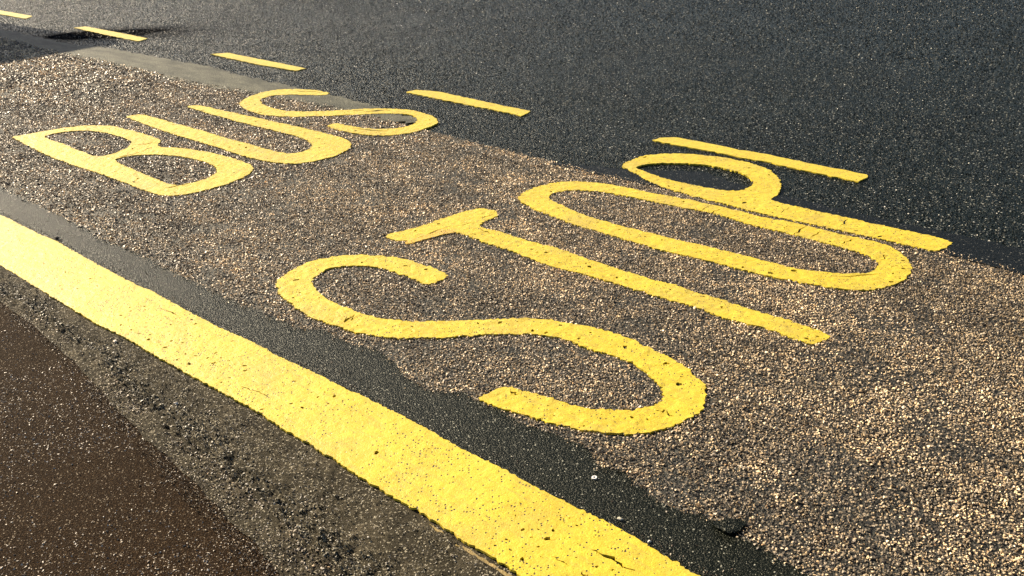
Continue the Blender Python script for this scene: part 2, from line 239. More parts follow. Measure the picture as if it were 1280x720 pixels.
# ------------------------------------------------------------------ materials
class Mat:
    def __init__(self, name):
        self.m = bpy.data.materials.new(name); self.m.use_nodes = True
        self.t = self.m.node_tree; self.b = self.t.nodes["Principled BSDF"]
        self.pos = self.t.nodes.new("ShaderNodeNewGeometry").outputs["Position"]

    def n(self, typ, **kw):
        nd = self.t.nodes.new(typ)
        for k, v in kw.items(): setattr(nd, k, v)
        return nd

    def l(self, a, b): self.t.links.new(a, b)

    def noise(self, scale, detail=3, rough=0.6, vec=None):
        nd = self.n("ShaderNodeTexNoise"); nd.inputs["Scale"].default_value = scale
        nd.inputs["Detail"].default_value = detail; nd.inputs["Roughness"].default_value = rough
        self.l(vec or self.pos, nd.inputs["Vector"]); return nd.outputs["Fac"]

    def voro(self, scale, feature='F1', vec=None, rnd=1.0):
        nd = self.n("ShaderNodeTexVoronoi", feature=feature); nd.inputs["Scale"].default_value = scale
        nd.inputs["Randomness"].default_value = rnd
        self.l(vec or self.pos, nd.inputs["Vector"]); return nd

    def stretch(self, sx, sy, rot):
        mp = self.n("ShaderNodeMapping"); mp.vector_type = 'TEXTURE'
        mp.inputs["Rotation"].default_value = (0, 0, rot); mp.inputs["Scale"].default_value = (sx, sy, 1)
        self.l(self.pos, mp.inputs["Vector"]); return mp.outputs[0]

    def ramp(self, fac, stops, interp='LINEAR'):
        r = self.n("ShaderNodeValToRGB"); r.color_ramp.interpolation = interp
        e = r.color_ramp.elements
        while len(e) < len(stops): e.new(0.5)
        for k, (p, c) in enumerate(stops):
            e[k].position = p; e[k].color = (*c, 1) if isinstance(c, tuple) else (c, c, c, 1)
        self.l(fac, r.inputs[0]); return r.outputs[0]

    def mix(self, fac, a, b, mode='MIX'):
        m = self.n("ShaderNodeMix", data_type='RGBA', blend_type=mode)
        if isinstance(fac, (int, float)): m.inputs[0].default_value = fac
        else: self.l(fac, m.inputs[0])
        for s, v in ((6, a), (7, b)):
            if isinstance(v, tuple): m.inputs[s].default_value = (*v, 1)
            else: self.l(v, m.inputs[s])
        return m.outputs[2]

    def math(self, op, a, b=0.0, clamp=False):
        m = self.n("ShaderNodeMath", operation=op, use_clamp=clamp)
        for s, v in ((0, a), (1, b)):
            if isinstance(v, (int, float)): m.inputs[s].default_value = v
            else: self.l(v, m.inputs[s])
        return m.outputs[0]

    def bump(self, h, dist, strength=1.0, normal=None):
        b = self.n("ShaderNodeBump"); b.inputs["Distance"].default_value = dist
        b.inputs["Strength"].default_value = strength
        self.l(h, b.inputs["Height"])
        if normal: self.l(normal, b.inputs["Normal"])
        return b.outputs[0]

    def out(self, color=None, rough=0.6, normal=None, spec=0.5, metal=0.0):
        if color is not None:
            if isinstance(color, tuple): self.b.inputs["Base Color"].default_value = (*color, 1)
            else: self.l(color, self.b.inputs["Base Color"])
        if isinstance(rough, (int, float)): self.b.inputs["Roughness"].default_value = rough
        else: self.l(rough, self.b.inputs["Roughness"])
        if normal: self.l(normal, self.b.inputs["Normal"])
        self.b.inputs["Specular IOR Level"].default_value = spec
        self.b.inputs["Metallic"].default_value = metal
        return self.m


def mat_aggregate(name, binder, grain, bright, scale, amount, bumpd, rough=0.55, spec=0.5, patch=None, film=(0.86, 1.0, 0.92)):
    """bituminous surface: dark binder, mid stones and a few pale ones, all in relief"""
    m = Mat(name)
    v = m.voro(scale); cell = m.n("ShaderNodeSeparateColor"); m.l(v.outputs["Color"], cell.inputs[0])
    v2 = m.voro(scale * 2.3); c2 = m.n("ShaderNodeSeparateColor"); m.l(v2.outputs["Color"], c2.inputs[0])
    body = m.ramp(cell.outputs[0], [(0.0, binder), (0.55, grain), (1.0, tuple(min(1, 1.7 * g) for g in grain))])
    core = m.ramp(v.outputs["Distance"], [(0.28, 1.0), (0.5, 0.0)])
    pick = m.ramp(cell.outputs[1], [(1 - amount - 0.02, 0.0), (1 - amount + 0.02, 1.0)])
    pick2 = m.ramp(c2.outputs[1], [(1 - amount * 0.8 - 0.02, 0.0), (1 - amount * 0.8 + 0.02, 1.0)])
    core2 = m.ramp(v2.outputs["Distance"], [(0.3, 1.0), (0.5, 0.0)])
    col = m.mix(core, binder, body)
    col = m.mix(m.math('MULTIPLY', pick, core), col, bright)
    col = m.mix(m.math('MULTIPLY', pick2, core2), col, tuple(0.75 * b for b in bright))
    big = m.noise(1.7, 4)
    col = m.mix(0.55, col, m.mix(0.5, col, m.ramp(big, [(0.3, 0.35), (0.7, 1.0)]), 'MULTIPLY'))
    sp_out = None
    if patch:
        col, msk = patch(m, col)
        sp_out = m.math('MULTIPLY', m.math('SUBTRACT', 1.0, msk), spec)
    hgt = m.math('ADD', m.math('MULTIPLY', m.math('SUBTRACT', 0.6, v.outputs["Distance"]), m.math('ADD', 0.3, cell.outputs[2])),
                 m.math('MULTIPLY', m.math('SUBTRACT', 0.6, v2.outputs["Distance"]), 0.45))
    nrm = m.bump(hgt, bumpd)
    m.b.inputs["Specular Tint"].default_value = (*film, 1)
    r = m.out(col, rough, nrm, spec)
    if sp_out: m.l(sp_out, m.b.inputs["Specular IOR Level"])
    return r


def road_dark_patch(m, col):
    """soft-edged dark patch coloured into the carriageway beside a dash"""
    sx, sy = DARK_PATCH
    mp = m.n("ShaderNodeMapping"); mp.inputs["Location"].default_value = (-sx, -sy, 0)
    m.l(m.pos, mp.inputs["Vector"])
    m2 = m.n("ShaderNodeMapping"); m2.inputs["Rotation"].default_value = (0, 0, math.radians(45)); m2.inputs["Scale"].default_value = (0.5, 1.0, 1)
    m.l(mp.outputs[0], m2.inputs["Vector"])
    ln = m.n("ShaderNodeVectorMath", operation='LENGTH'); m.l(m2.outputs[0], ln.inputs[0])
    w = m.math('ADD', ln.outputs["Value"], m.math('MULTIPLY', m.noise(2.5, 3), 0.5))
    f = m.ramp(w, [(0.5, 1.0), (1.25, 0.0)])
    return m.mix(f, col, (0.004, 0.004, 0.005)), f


def joint_wear(m, col):
    """dust lies in uneven patches on the old joint"""
    f = m.ramp(m.noise(3.2, 5, 0.65, m.stretch(1.0, 0.35, math.radians(-45))), [(0.42, 0.0), (0.64, 0.75)])
    return m.mix(f, col, (0.030, 0.033, 0.027)), m.math('MULTIPLY', f, 0.3)


DARK_PATCH = (-4.05, 10.75)  # centre of the dark patch coloured into the asphalt
M_ROAD = mat_aggregate("asphalt", (0.004, 0.0068, 0.0068), (0.012, 0.018, 0.0165), (0.34, 0.35, 0.31), 85, 0.08, 0.009, 0.26, 0.055, road_dark_patch)
M_GUTTER = mat_aggregate("gutter_bitumen", (0.0045, 0.0060, 0.0040), (0.010, 0.012, 0.0085), (0.42, 0.42, 0.34), 170, 0.05, 0.0032, 0.28, 0.07, None, (0.95, 1.0, 0.80))
M_SEAM = mat_aggregate("joint_tar", (0.004, 0.005, 0.005), (0.009, 0.010, 0.010), (0.20, 0.20, 0.18), 120, 0.06, 0.0030, 0.40, 0.07)
M_STRIP = mat_aggregate("worn_joint", (0.085, 0.085, 0.062), (0.16, 0.155, 0.112), (0.34, 0.32, 0.24), 110, 0.08, 0.0034, 0.6, 0.12, joint_wear)
M_BED = mat_aggregate("chip_bed", (0.012, 0.010, 0.009), (0.06, 0.048, 0.038), (0.30, 0.24, 0.17), 80, 0.25, 0.008, 0.7, 0.3)
M_FOOT = mat_aggregate("brown_mastic", (0.016, 0.0088, 0.0038), (0.043, 0.0265, 0.0128), (0.36, 0.30, 0.22), 210, 0.08, 0.0035, 0.8, 0.03, None, (1, 1, 1))


def mat_kerb():
    m = Mat("old_kerb_mortar")
    a = m.noise(9, 5, 0.65); b = m.noise(160, 3, 0.7); c = m.noise(3, 3)
    col = m.ramp(a, [(0.25, (0.020, 0.016, 0.009)), (0.5, (0.048, 0.041, 0.025)), (0.75, (0.105, 0.088, 0.056))])
    col = m.mix(0.75, col, m.mix(1.0, col, m.ramp(b, [(0.3, 0.25), (0.7, 1.35)]), 'MULTIPLY'))
    v = m.voro(260); sp = m.n("ShaderNodeSeparateColor"); m.l(v.outputs["Color"], sp.inputs[0])
    col = m.mix(m.ramp(sp.outputs[0], [(0.9, 0.0), (0.93, 0.7)]), col, (0.42, 0.38, 0.28))
    h = m.math('ADD', b, m.math('MULTIPLY', m.noise(420, 2), 0.6))
    return m.out(col, 0.85, m.bump(h, 0.006), 0.1)


def mat_stone(name="stone_chip", rough=0.44, spec=0.48):
    m = Mat(name)
    at = m.n("ShaderNodeAttribute", attribute_name="tint")
    b = m.noise(700, 2)
    col = m.mix(0.6, at.outputs["Color"], m.mix(1.0, at.outputs["Color"], m.ramp(b, [(0.3, 0.55), (0.7, 1.3)]), 'MULTIPLY'))
    return m.out(col, rough, m.bump(b, 0.0006), spec)


def mat_paint(name, base, worn, seedoff=0.0, pits=1.0):
    m = Mat(name)
    mp = m.n("ShaderNodeMapping"); mp.inputs["Location"].default_value = (seedoff, seedoff * 1.7, 0); m.l(m.pos, mp.inputs["Vector"])
    P = mp.outputs[0]
    big = m.noise(3.5, 4, 0.6, P); mid = m.noise(28, 4, 0.65, P); fine = m.noise(240, 3, 0.6, P)
    col = m.mix(m.ramp(big, [(0.3, 0.0), (0.72, 1.0)]), base, worn)
    col = m.mix(0.45, col, m.mix(1.0, col, m.ramp(mid, [(0.25, 0.55), (0.7, 1.12)]), 'MULTIPLY'))
    col = m.mix(0.5, col, m.mix(1.0, col, m.ramp(fine, [(0.3, 0.6), (0.65, 1.12)]), 'MULTIPLY'))
    # tyre-scuffed streaks along the road
    st = m.noise(7, 4, 0.7, m.stretch(1.0, 0.12, math.radians(-45)))
    col = m.mix(m.ramp(st, [(0.52, 0.0), (0.74, 0.5)]), col, (0.33, 0.22, 0.045))
    gr = m.noise(2.2, 5, 0.7, P)
    col = m.mix(m.ramp(gr, [(0.50, 0.0), (0.70, 0.42)]), col, (0.36, 0.27, 0.075))
    scr = m.noise(60, 3, 0.7, m.stretch(1.0, 0.18, math.radians(-45)))
    col = m.mix(m.math('MULTIPLY', m.ramp(scr, [(0.60, 0.0), (0.65, 0.9)]), m.ramp(m.noise(4.3, 3, 0.6, P), [(0.47, 0.0), (0.58, 1.0)])), col, (0.06, 0.045, 0.022))
    # pin holes where the binder shows
    v = m.voro(120, vec=P); c = m.n("ShaderNodeSeparateColor"); m.l(v.outputs["Color"], c.inputs[0])
    zone = m.ramp(m.noise(5.5, 3, 0.6, P), [(0.36, 0.0), (0.62, 1.0)])
    th = m.math('SUBTRACT', c.outputs[0], m.math('MULTIPLY', zone, 0.10 * pits))
    hole = m.math('MULTIPLY', m.ramp(th, [(0.02, 1.0), (0.05, 0.0)]), m.ramp(v.outputs["Distance"], [(0.22, 1.0), (0.38, 0.0)]))
    col = m.mix(hole, col, (0.028, 0.022, 0.014))
    h = m.math('SUBTRACT', m.math('ADD', m.math('MULTIPLY', mid, 1.6), m.math('MULTIPLY', fine, 0.45)), m.math('MULTIPLY', hole, 1.6))
    return m.out(col, 0.42, m.bump(h, 0.0022), 0.6)


M_LINE = mat_paint("kerb_line_paint", (0.65, 0.515, 0.032), (0.60, 0.45, 0.018), 0.0, 2.6)
M_LETTER = mat_paint("letter_paint", (0.65, 0.515, 0.030), (0.60, 0.445, 0.016), 5.3, 2.0)
M_EDGE = mat_paint("old_edge_paint", (0.36, 0.26, 0.07), (0.22, 0.16, 0.06), 3.1, 1.8)
M_OLDPAINT = mat_paint("older_paint", (0.70, 0.46, 0.05), (0.55, 0.36, 0.04), 9.1, 1.4)


def mat_plain(name, col, rough=0.4, spec=0.5, metal=0.0, var=0.25):
    m = Mat(name)
    n = m.noise(30, 3)
    c = m.mix(var, col, m.mix(1.0, col, m.ramp(n, [(0.3, 0.5), (0.7, 1.2)]), 'MULTIPLY'))
    return m.out(c, rough, None, spec, metal)


# ------------------------------------------------------------------ ground
O = {k: np.array(v) for k, v in OUTLINE.items()}


def extend(poly, a_far, a_near):
    """carry a traced edge on along the road beyond what is seen (near end last)"""
    q = to_ac(poly); q = q[np.argsort(-q[:, 0])]
    far = q[0]; near = q[-1]
    q = np.vstack([[a_far, q[:4, 1].mean()], [far[0] + 0.6, q[:4, 1].mean()], q, [near[0] - 0.5, q[-4:, 1].mean()], [a_near, q[-4:, 1].mean()]])
    return q @ np.stack([D, N])


chip_lo = resample(extend(O['chip_lo'], 60, -25), 0.02, 0.010, 3, False)
chip_hi = resample(extend(O['chip_hi'], 60, -25), 0.03, 0.014, 4, False)

big = np.array([ac(-150, -1.2), ac(-150, 220), ac(260, 220), ac(260, -1.2)])
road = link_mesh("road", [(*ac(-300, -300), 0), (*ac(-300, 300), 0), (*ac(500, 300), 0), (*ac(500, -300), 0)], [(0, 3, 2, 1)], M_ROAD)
tag(road, kind="structure")
if road.data.polygons[0].normal.z < 0: road.data.flip_normals()


def strip_mesh(name, lo, hi, z, mat, skirt=0.0):
    """sheet between two edges that run along the road"""
    a0 = to_ac(lo)[:, 0]; lo_c = to_ac(lo)[:, 1]; b0 = to_ac(hi)[:, 0]; hi_c = to_ac(hi)[:, 1]
    A = np.unique(np.round(np.concatenate([a0, b0]), 3))
    A = A[(A > max(a0.min(), b0.min())) & (A < min(a0.max(), b0.max()))]
    o1 = np.argsort(a0); o2 = np.argsort(b0)
    L = np.interp(A, a0[o1], lo_c[o1]); H = np.interp(A, b0[o2], hi_c[o2])
    ok = H - L > 0.004
    V = []; F = []
    for i in range(len(A)):
        V += [(*ac(A[i], L[i]), z), (*ac(A[i], max(H[i], L[i] + 1e-4)), z)]
    for i in range(len(A) - 1):
        if ok[i] and ok[i + 1]:
            F.append((2 * i, 2 * i + 1, 2 * i + 3, 2 * i + 2))
    o = link_mesh(name, V, F, mat)
    if len(o.data.polygons) and o.data.polygons[0].normal.z < 0: o.data.flip_normals()
    return tag(o, kind="structure")


line_mid = np.array([ac(60, 1.52), ac(-25, 1.52)])
strip_mesh("bus_bay", chip_lo, chip_hi, 0.004, M_BED)
gut_hi = resample(np.array([ac(60, 2.02), ac(-25, 2.02)]), 0.5, 0.0, 1, False)
strip_mesh("gutter", np.array([ac(60, 1.45), ac(-25, 1.45)]), chip_lo, 0.006, M_GUTTER)

nearsel = lambda p, lo, hi: p[(to_ac(p)[:, 0] > lo) & (to_ac(p)[:, 0] < hi)]
pale_hi = resample(np.vstack([nearsel(extend(O['pale_hi'], 40, 4.9), 5.05, 50), [ac(5.0, 4.24), ac(4.85, 4.25), ac(4.7, 4.25)]]), 0.03, 0.03, 8, False)
pl = to_ac(O['chip_hi']); pl = pl[np.argsort(-pl[:, 0])]
sel = np.vstack([[40, 4.00], [10.4, 4.0], pl[(pl[:, 0] > 5.3)], [5.15, 4.12], [4.95, 4.2], [4.75, 4.33]])
pale_lo = resample((sel - [0, 0.05]) @ np.stack([D, N]), 0.03, 0.05, 9, False)
strip_mesh("road_joint", pale_lo, pale_hi, 0.0075, M_STRIP)
sq = to_ac(O['seam_hi']); sq = sq[np.argsort(-sq[:, 0])]
sq = sq[sq[:, 0] < 2.9]
seam_hi = resample(np.vstack([[3.7, 3.98], [3.3, 4.12], sq, [-25, sq[-3:, 1].mean()]]) @ np.stack([D, N]), 0.03, 0.012, 10, False)
sl = to_ac(chip_hi)
strip_mesh("tar_seam", chip_hi - N * 0.03, seam_hi, 0.008, M_SEAM)


# footpath and the crumbling kerb edge beside it: fine relief near, plain beyond
def relief(name, A, Cfun, nC, zfun, mat, smooth=True):
    V = np.zeros((len(A), nC, 3))
    for i, a in enumerate(A):
        c0, c1 = Cfun(a)
        c = np.linspace(c0, c1, nC)
        V[i, :, 0] = a * D[0] + c * N[0]; V[i, :, 1] = a * D[1] + c * N[1]
    V[:, :, 2] = zfun(V[:, :, 0], V[:, :, 1])
    nA = len(A); idx = np.arange(nA * nC).reshape(nA, nC)
    q = np.stack([idx[:-1, :-1], idx[:-1, 1:], idx[1:, 1:], idx[1:, :-1]], -1).reshape(-1, 4)
    o = link_mesh(name, V.reshape(-1, 3), q.tolist(), mat, None, smooth)
    if o.data.polygons[0].normal.z < 0: o.data.flip_normals()
    return tag(o, kind="structure")


fq = to_ac(O['foot']); fq = fq[np.argsort(fq[:, 0])]
foot_a = np.r_[-25, -2, fq[:, 0], 5.5, 60]; foot_c = np.r_[1.26, 1.26, fq[:, 1], 0.96, 0.9]


def foot_edge(a): return np.interp(a, foot_a, foot_c) + 0.016 * fbm(np.atleast_1d(a) * 16, np.zeros(1) + 2.2, 4, 31)[0] * 1.4


def z_kerb(x, y):
    a = x * D[0] + y * D[1]; c = x * N[0] + y * N[1]
    e = np.interp(a, foot_a, foot_c)
    t = np.clip((c - e) / (1.40 - e), 0, 1)
    mid = 0.33 + 0.5 * fbm(a * 3, a * 0, 3, 43) + 0.12 * fbm(a * 22, a * 0, 2, 47)
    ridge = np.exp(-((t - mid) / 0.16) ** 2)
    z = 0.006 + 0.006 * fbm(x * 60, y * 60, 3, 44)
    z = z + 0.015 * ridge * np.abs(fbm(x * 20, y * 20, 4, 41)) * 2 + 0.006 * np.clip(1 - np.abs(fbm(a * 9 + c * 20, c * 30 - a * 6, 3, 46)) * 9, 0, 1) * (t > 0.25)
    groove = np.exp(-((t - mid) / 0.018) ** 2) * (fbm(a * 5, a * 0 + 3, 3, 48) > -0.02)
    z = z - 0.011 * groove
    fade = np.clip((1.40 - c) / 0.06, 0.15, 1)
    return np.clip(z * fade + 0.006 * (1 - fade), 0.0015, 0.03)


def z_foot(x, y):
    return 0.003 + 0.006 * fbm(x * 3, y * 3, 3, 51) + 0.003 * fbm(x * 50, y * 50, 3, 52)


near_A = np.arange(-0.6, 6.0, 0.006)
relief("kerb", near_A, lambda a: (foot_edge(a), 1.46), 84, z_kerb, M_KERB if False else mat_kerb())
M_KERB = bpy.data.materials["old_kerb_mortar"]
relief("footpath", np.arange(-0.6, 6.0, 0.012), lambda a: (-0.9, foot_edge(a) + 0.006), 150, z_foot, M_FOOT)
for a0, a1 in ((6.0, 60), (-25, -0.6)):
    A = np.linspace(a0, a1, 30) if a1 > a0 else np.linspace(a1, a0, 30)
    relief("kerb", A, lambda a: (float(np.interp(a, foot_a, foot_c)), 1.46), 3, lambda x, y: 0.005 + 0 * x, M_KERB)
    relief("footpath", A, lambda a: (-0.9, float(np.interp(a, foot_a, foot_c))), 3, lambda x, y: 0.003 + 0 * x, M_FOOT)
A = np.linspace(-25, 60, 30)
relief("footpath", A, lambda a: (-3.4, -0.9), 3, lambda x, y: 0.003 + 0 * x, M_FOOT)


# ------------------------------------------------------------------ paint
def crack(p0, p1, w, seed, n=9):
    p0 = np.array(p0); p1 = np.array(p1)
    t = np.linspace(0, 1, n); d = p1 - p0; nn = np.array([-d[1], d[0]]) / np.hypot(*d)
    off = 2.4 * w * fbm(t * 5, t * 0 + seed, 2, seed)
    ww = w * (0.35 + RNG.random(n)) * np.sin(np.pi * (0.08 + 0.84 * t))
    m = p0 + d * t[:, None] + nn * off[:, None]
    return np.vstack([m + nn * ww[:, None] / 2, (m - nn * ww[:, None] / 2)[::-1]])


def blob(p, r, k=8):
    th = np.linspace(0, 2 * np.pi, k, endpoint=False) + RNG.random()
    rr = r * (0.55 + 0.8 * RNG.random(k))
    q = np.stack([np.cos(th) * rr * 1.5, np.sin(th) * rr], 1)
    an = RNG.random() * 3.14
    return np.array(p) + q @ np.array([[np.cos(an), np.sin(an)], [-np.sin(an), np.cos(an)]])


# long clearway line by the kerb
kl = extend(O['kerb_l'], 40, -12); kr = extend(O['kerb_r'], 40, -12)
kl_r = resample(kl, 0.008, 0.0055, 61, False); kr_r = resample(kr, 0.008, 0.0055, 62, False)
near_l = nearsel(kl_r, 0.2, 6.4); near_r = nearsel(kr_r, 0.2, 6.4)
far_l = np.array([ac(40, 1.365), ac(6.4, 1.365)]); 
outer = np.vstack([[ac(40, 1.37)], near_l, [ac(-12, 1.38)], [ac(-12, 1.655)], near_r[::-1], [ac(40, 1.655)]])
holes = []
for (p, q, w) in CRACKS['line']: holes.append(crack(p, q, w * 1.25, len(holes) + 3, 14))
tries = 0
while len(holes) < 300 and tries < 9000:
    tries += 1
    a = 0.9 + 4.6 * RNG.random() ** 1.5; c = 1.41 + 0.21 * RNG.random()
    if fbm(np.array([a * 4.0]), np.array([c * 4.0]), 3, 71)[0] < 0.05: continue
    x, y = ac(a, c)
    if any(np.hypot(*(h.mean(0) - (x, y))) < 0.035 for h in holes): continue
    holes.append(blob((x, y), 0.0016 + 0.0050 * RNG.random() ** 2.5))


def overlap_step(V):                   # a second coat begins here and stands a little proud
    q = to_ac(V); s = q[:, 0] + 0.5 * (q[:, 1] - 1.5) + 0.02 * fbm(q[:, 1] * 20, q[:, 0] * 0, 2, 77)
    return 0.0035 * (1 / (1 + np.exp(np.clip((s - 4.12) / 0.006, -40, 40)))) + 0.0025 * (1 / (1 + np.exp(np.clip((s - 3.98) / 0.006, -40, 40))))


line = slab("kerb_line", outer, holes, 0.0098, 0.007, M_LINE, 0.03, 0.0007, 63, origin=ac(3, 1.52), zfun=overlap_step)
tag(line, "broad solid yellow line running along the kerb with worn speckled paint", "road line")

PAINT = [outer]
oc = resample(np.array(EDGE_COAT), 0.012, 0.004, 64, True)
tag(slab("older_coat", oc, [], 0.0085, 0.007, M_EDGE, 0.02, 0.0008, 65, parent=line, origin=(line.location.x, line.location.y)), "buff edge of an older coat showing beside the yellow")
letters = [
    ("S", "S", "large yellow painted S nearest the kerb line, first letter of STOP"),
    ("T", "T", "yellow painted T with a double edged crossbar between the big S and the O"),
    ("O", "O", "long narrow yellow painted O with cracked right side between the T and P"),
    ("P", "P", "yellow painted P of STOP, lying against the dashed line and dark asphalt"),
    ("B", "B", "pale yellow painted B at the far left, first letter of BUS"),
    ("U", "U", "pale yellow painted U between the B and the farther S of BUS"),
    ("S2", "S", "worn thin yellow painted S ending the word BUS, beside the pale road joint"),
]
for k, (key, ch, label) in enumerate(letters):
    o_, hs = LETTERS[key]
    out_ = smooth_closed(o_, 0.009, 0.0085, 80 + k, *((2, 0.2) if ch in 'SO' else (1, 0.14)))
    hol = [smooth_closed(h, 0.009, 0.0075, 90 + k, 2) for h in hs]
    PAINT.append(out_)
    ext = [crack(p, q, w * 1.7, 20 + i) for i, (p, q, w) in enumerate(CRACKS.get(key, []))]
    t = 0; nb = 0
    lo = out_.min(0); hi = out_.max(0)
    while t < 1200 and nb < 45:
        t += 1
        p = lo + (hi - lo) * RNG.random(2)
        ring = p + 0.02 * np.stack([np.cos(np.arange(8)), np.sin(np.arange(8))], 1)
        if not inside(ring, out_).all() or any(inside(ring, h).any() for h in hol): continue
        if any(np.hypot(*(h - p).T).min() < 0.03 for h in ext): continue
        ext.append(blob(p, 0.002 + (0.0075 if fbm(np.array([p[0] * 3]), np.array([p[1] * 3]), 2, 301)[0] > 0.05 else 0.004) * RNG.random() ** 2)); nb += 1
    ob = slab("painted_letter", out_, hol + ext, 0.0102, 0.009, M_LETTER, 0.016, 0.0022, 100 + k)
    tag(ob, label, "road marking", "painted letters of the bus stop marking")
    LETTERS[key] = [out_, hol]
    if key == "T":
        old = smooth_closed(LETTERS["T_old"][0], 0.012, 0.005, 99)
        slab("older_coat", old, [], 0.0095, 0.008, M_OLDPAINT, 0.017, 0.0015, 120, parent=ob, origin=(ob.location.x, ob.location.y))
        PAINT.append(old)

dash_labels = ["yellow dash farthest along the lane edge, cut by the left frame edge",
               "yellow dash between the shadow and a dark patch on the asphalt",
               "yellow dash beside the pale joint above the worn S of BUS",
               "yellow dash on dark asphalt midway along the lane edge",
               "longest yellow dash, touching the bowl of the painted P"]
for i, dsh in enumerate(DASHES):
    out_ = smooth_closed(dsh, 0.03, 0.008, 130 + i, 0)
    ob = slab("lane_dash", out_, [], 0.0065, 0.006, M_LETTER, 0.04, 0.001, 140 + i)
    tag(ob, dash_labels[i], "road marking", "yellow dashes along the edge of the bus bay")

# ------------------------------------------------------------------ stone chippings
def prototypes(n, pts, flat, seed):
    rg = np.random.default_rng(seed); P = []
    for _ in range(n):
        v = rg.normal(size=(pts, 3)); v /= np.linalg.norm(v, axis=1, keepdims=True)
        v *= (0.8 + 0.35 * rg.random((pts, 1))); v *= np.array([1.0, 0.72 + 0.25 * rg.random(), flat])
        bm = bmesh.new()
        for p in v: bm.verts.new(p)
        r = bmesh.ops.convex_hull(bm, input=bm.verts)
        bmesh.ops.delete(bm, geom=[g for g in r["geom_interior"] if isinstance(g, bmesh.types.BMVert)], context='VERTS')
        bmesh.ops.triangulate(bm, faces=bm.faces)
        bm.verts.index_update()
        V = np.array([x.co[:] for x in bm.verts]); F = np.array([[x.index for x in f.verts] for f in bm.faces])
        bm.free(); P.append((V, F))
    return P


def scatter(name, xy, z, size, tint, mat, protos, tilt, seed, kind="stuff", label=None):
    rg = np.random.default_rng(seed)
    n = len(xy); which = rg.integers(0, len(protos), n)
    yaw = rg.random(n) * 2 * np.pi; tx = rg.normal(size=n) * tilt; ty = rg.normal(size=n) * tilt
    Vs = []; Fs = []; Ts = []; base = 0
    for k, (pv, pf) in enumerate(protos):
        i = np.nonzero(which == k)[0]
        if not len(i): continue
        cy, sy = np.cos(yaw[i]), np.sin(yaw[i]); cx, sx = np.cos(tx[i]), np.sin(tx[i]); cb, sb = np.cos(ty[i]), np.sin(ty[i])
        v = pv[None] * size[i][:, None, None]
        X, Y, Z = v[..., 0], v[..., 1], v[..., 2]
        Y, Z = Y * cx[:, None] - Z * sx[:, None], Y * sx[:, None] + Z * cx[:, None]
        X, Z = X * cb[:, None] + Z * sb[:, None], -X * sb[:, None] + Z * cb[:, None]
        X, Y = X * cy[:, None] - Y * sy[:, None], X * sy[:, None] + Y * cy[:, None]
        v = np.stack([X + xy[i, 0][:, None], Y + xy[i, 1][:, None], Z + z[i][:, None]], -1)
        m = len(pv)
        Vs.append(v.reshape(-1, 3)); Fs.append((pf[None] + (base + np.arange(len(i)) * m)[:, None, None]).reshape(-1, 3))
        Ts.append(np.repeat(tint[i], m, 0)); base += len(i) * m
    V = np.concatenate(Vs).astype(np.float32); F = np.concatenate(Fs).astype(np.int32); T = np.concatenate(Ts).astype(np.float32)
    me = bpy.data.meshes.new(name)
    me.vertices.add(len(V)); me.vertices.foreach_set("co", V.ravel())
    me.loops.add(F.size); me.loops.foreach_set("vertex_index", F.ravel())
    me.polygons.add(len(F)); me.polygons.foreach_set("loop_start", np.arange(0, F.size, 3, dtype=np.int32))
    at = me.attributes.new("tint", 'FLOAT_COLOR', 'POINT')
    at.data.foreach_set("color", np.column_stack([T, np.ones(len(T), np.float32)]).astype(np.float32).ravel())
    me.update(calc_edges=True)
    me.polygons.foreach_set("use_smooth", np.zeros(len(F), bool))
    me.materials.append(mat)
    o = bpy.data.objects.new(name, me); SC.collection.objects.link(o)
    return tag(o, label, kind=kind)


def hexgrid(a0, a1, c0, c1, s, jit):
    A = np.arange(a0, a1, s * 0.866); Cc = np.arange(c0, c1, s)
    aa, cc = np.meshgrid(A, Cc, indexing='ij'); cc = cc + (np.arange(len(A)) % 2)[:, None] * s / 2
    q = np.stack([aa.ravel(), cc.ravel()], 1); q = q + (RNG.random(q.shape) - 0.5) * s * jit
    return q @ np.stack([D, N])


M_STONE = mat_stone()
M_GRIT = mat_stone("asphalt_grit", 0.38, 0.10)
lo_q = to_ac(chip_lo); hi_q = to_ac(chip_hi)


def in_bay(p, pad):
    q = to_ac(p)
    l = np.interp(q[:, 0], lo_q[::-1, 0], lo_q[::-1, 1]); h = np.interp(q[:, 0], hi_q[::-1, 0], hi_q[::-1, 1])
    return (q[:, 1] > l - pad) & (q[:, 1] < h + pad)


def off_paint(p, keep=None):
    ok = np.ones(len(p), bool)
    for key, val in LETTERS.items():
        if key == "T_old": continue
        o_, hs = val
        i = inside(p, o_)
        for h in hs: i &= ~inside(p, h)
        ok &= ~i
    ok &= ~inside(p, PAINT[0])
    return ok


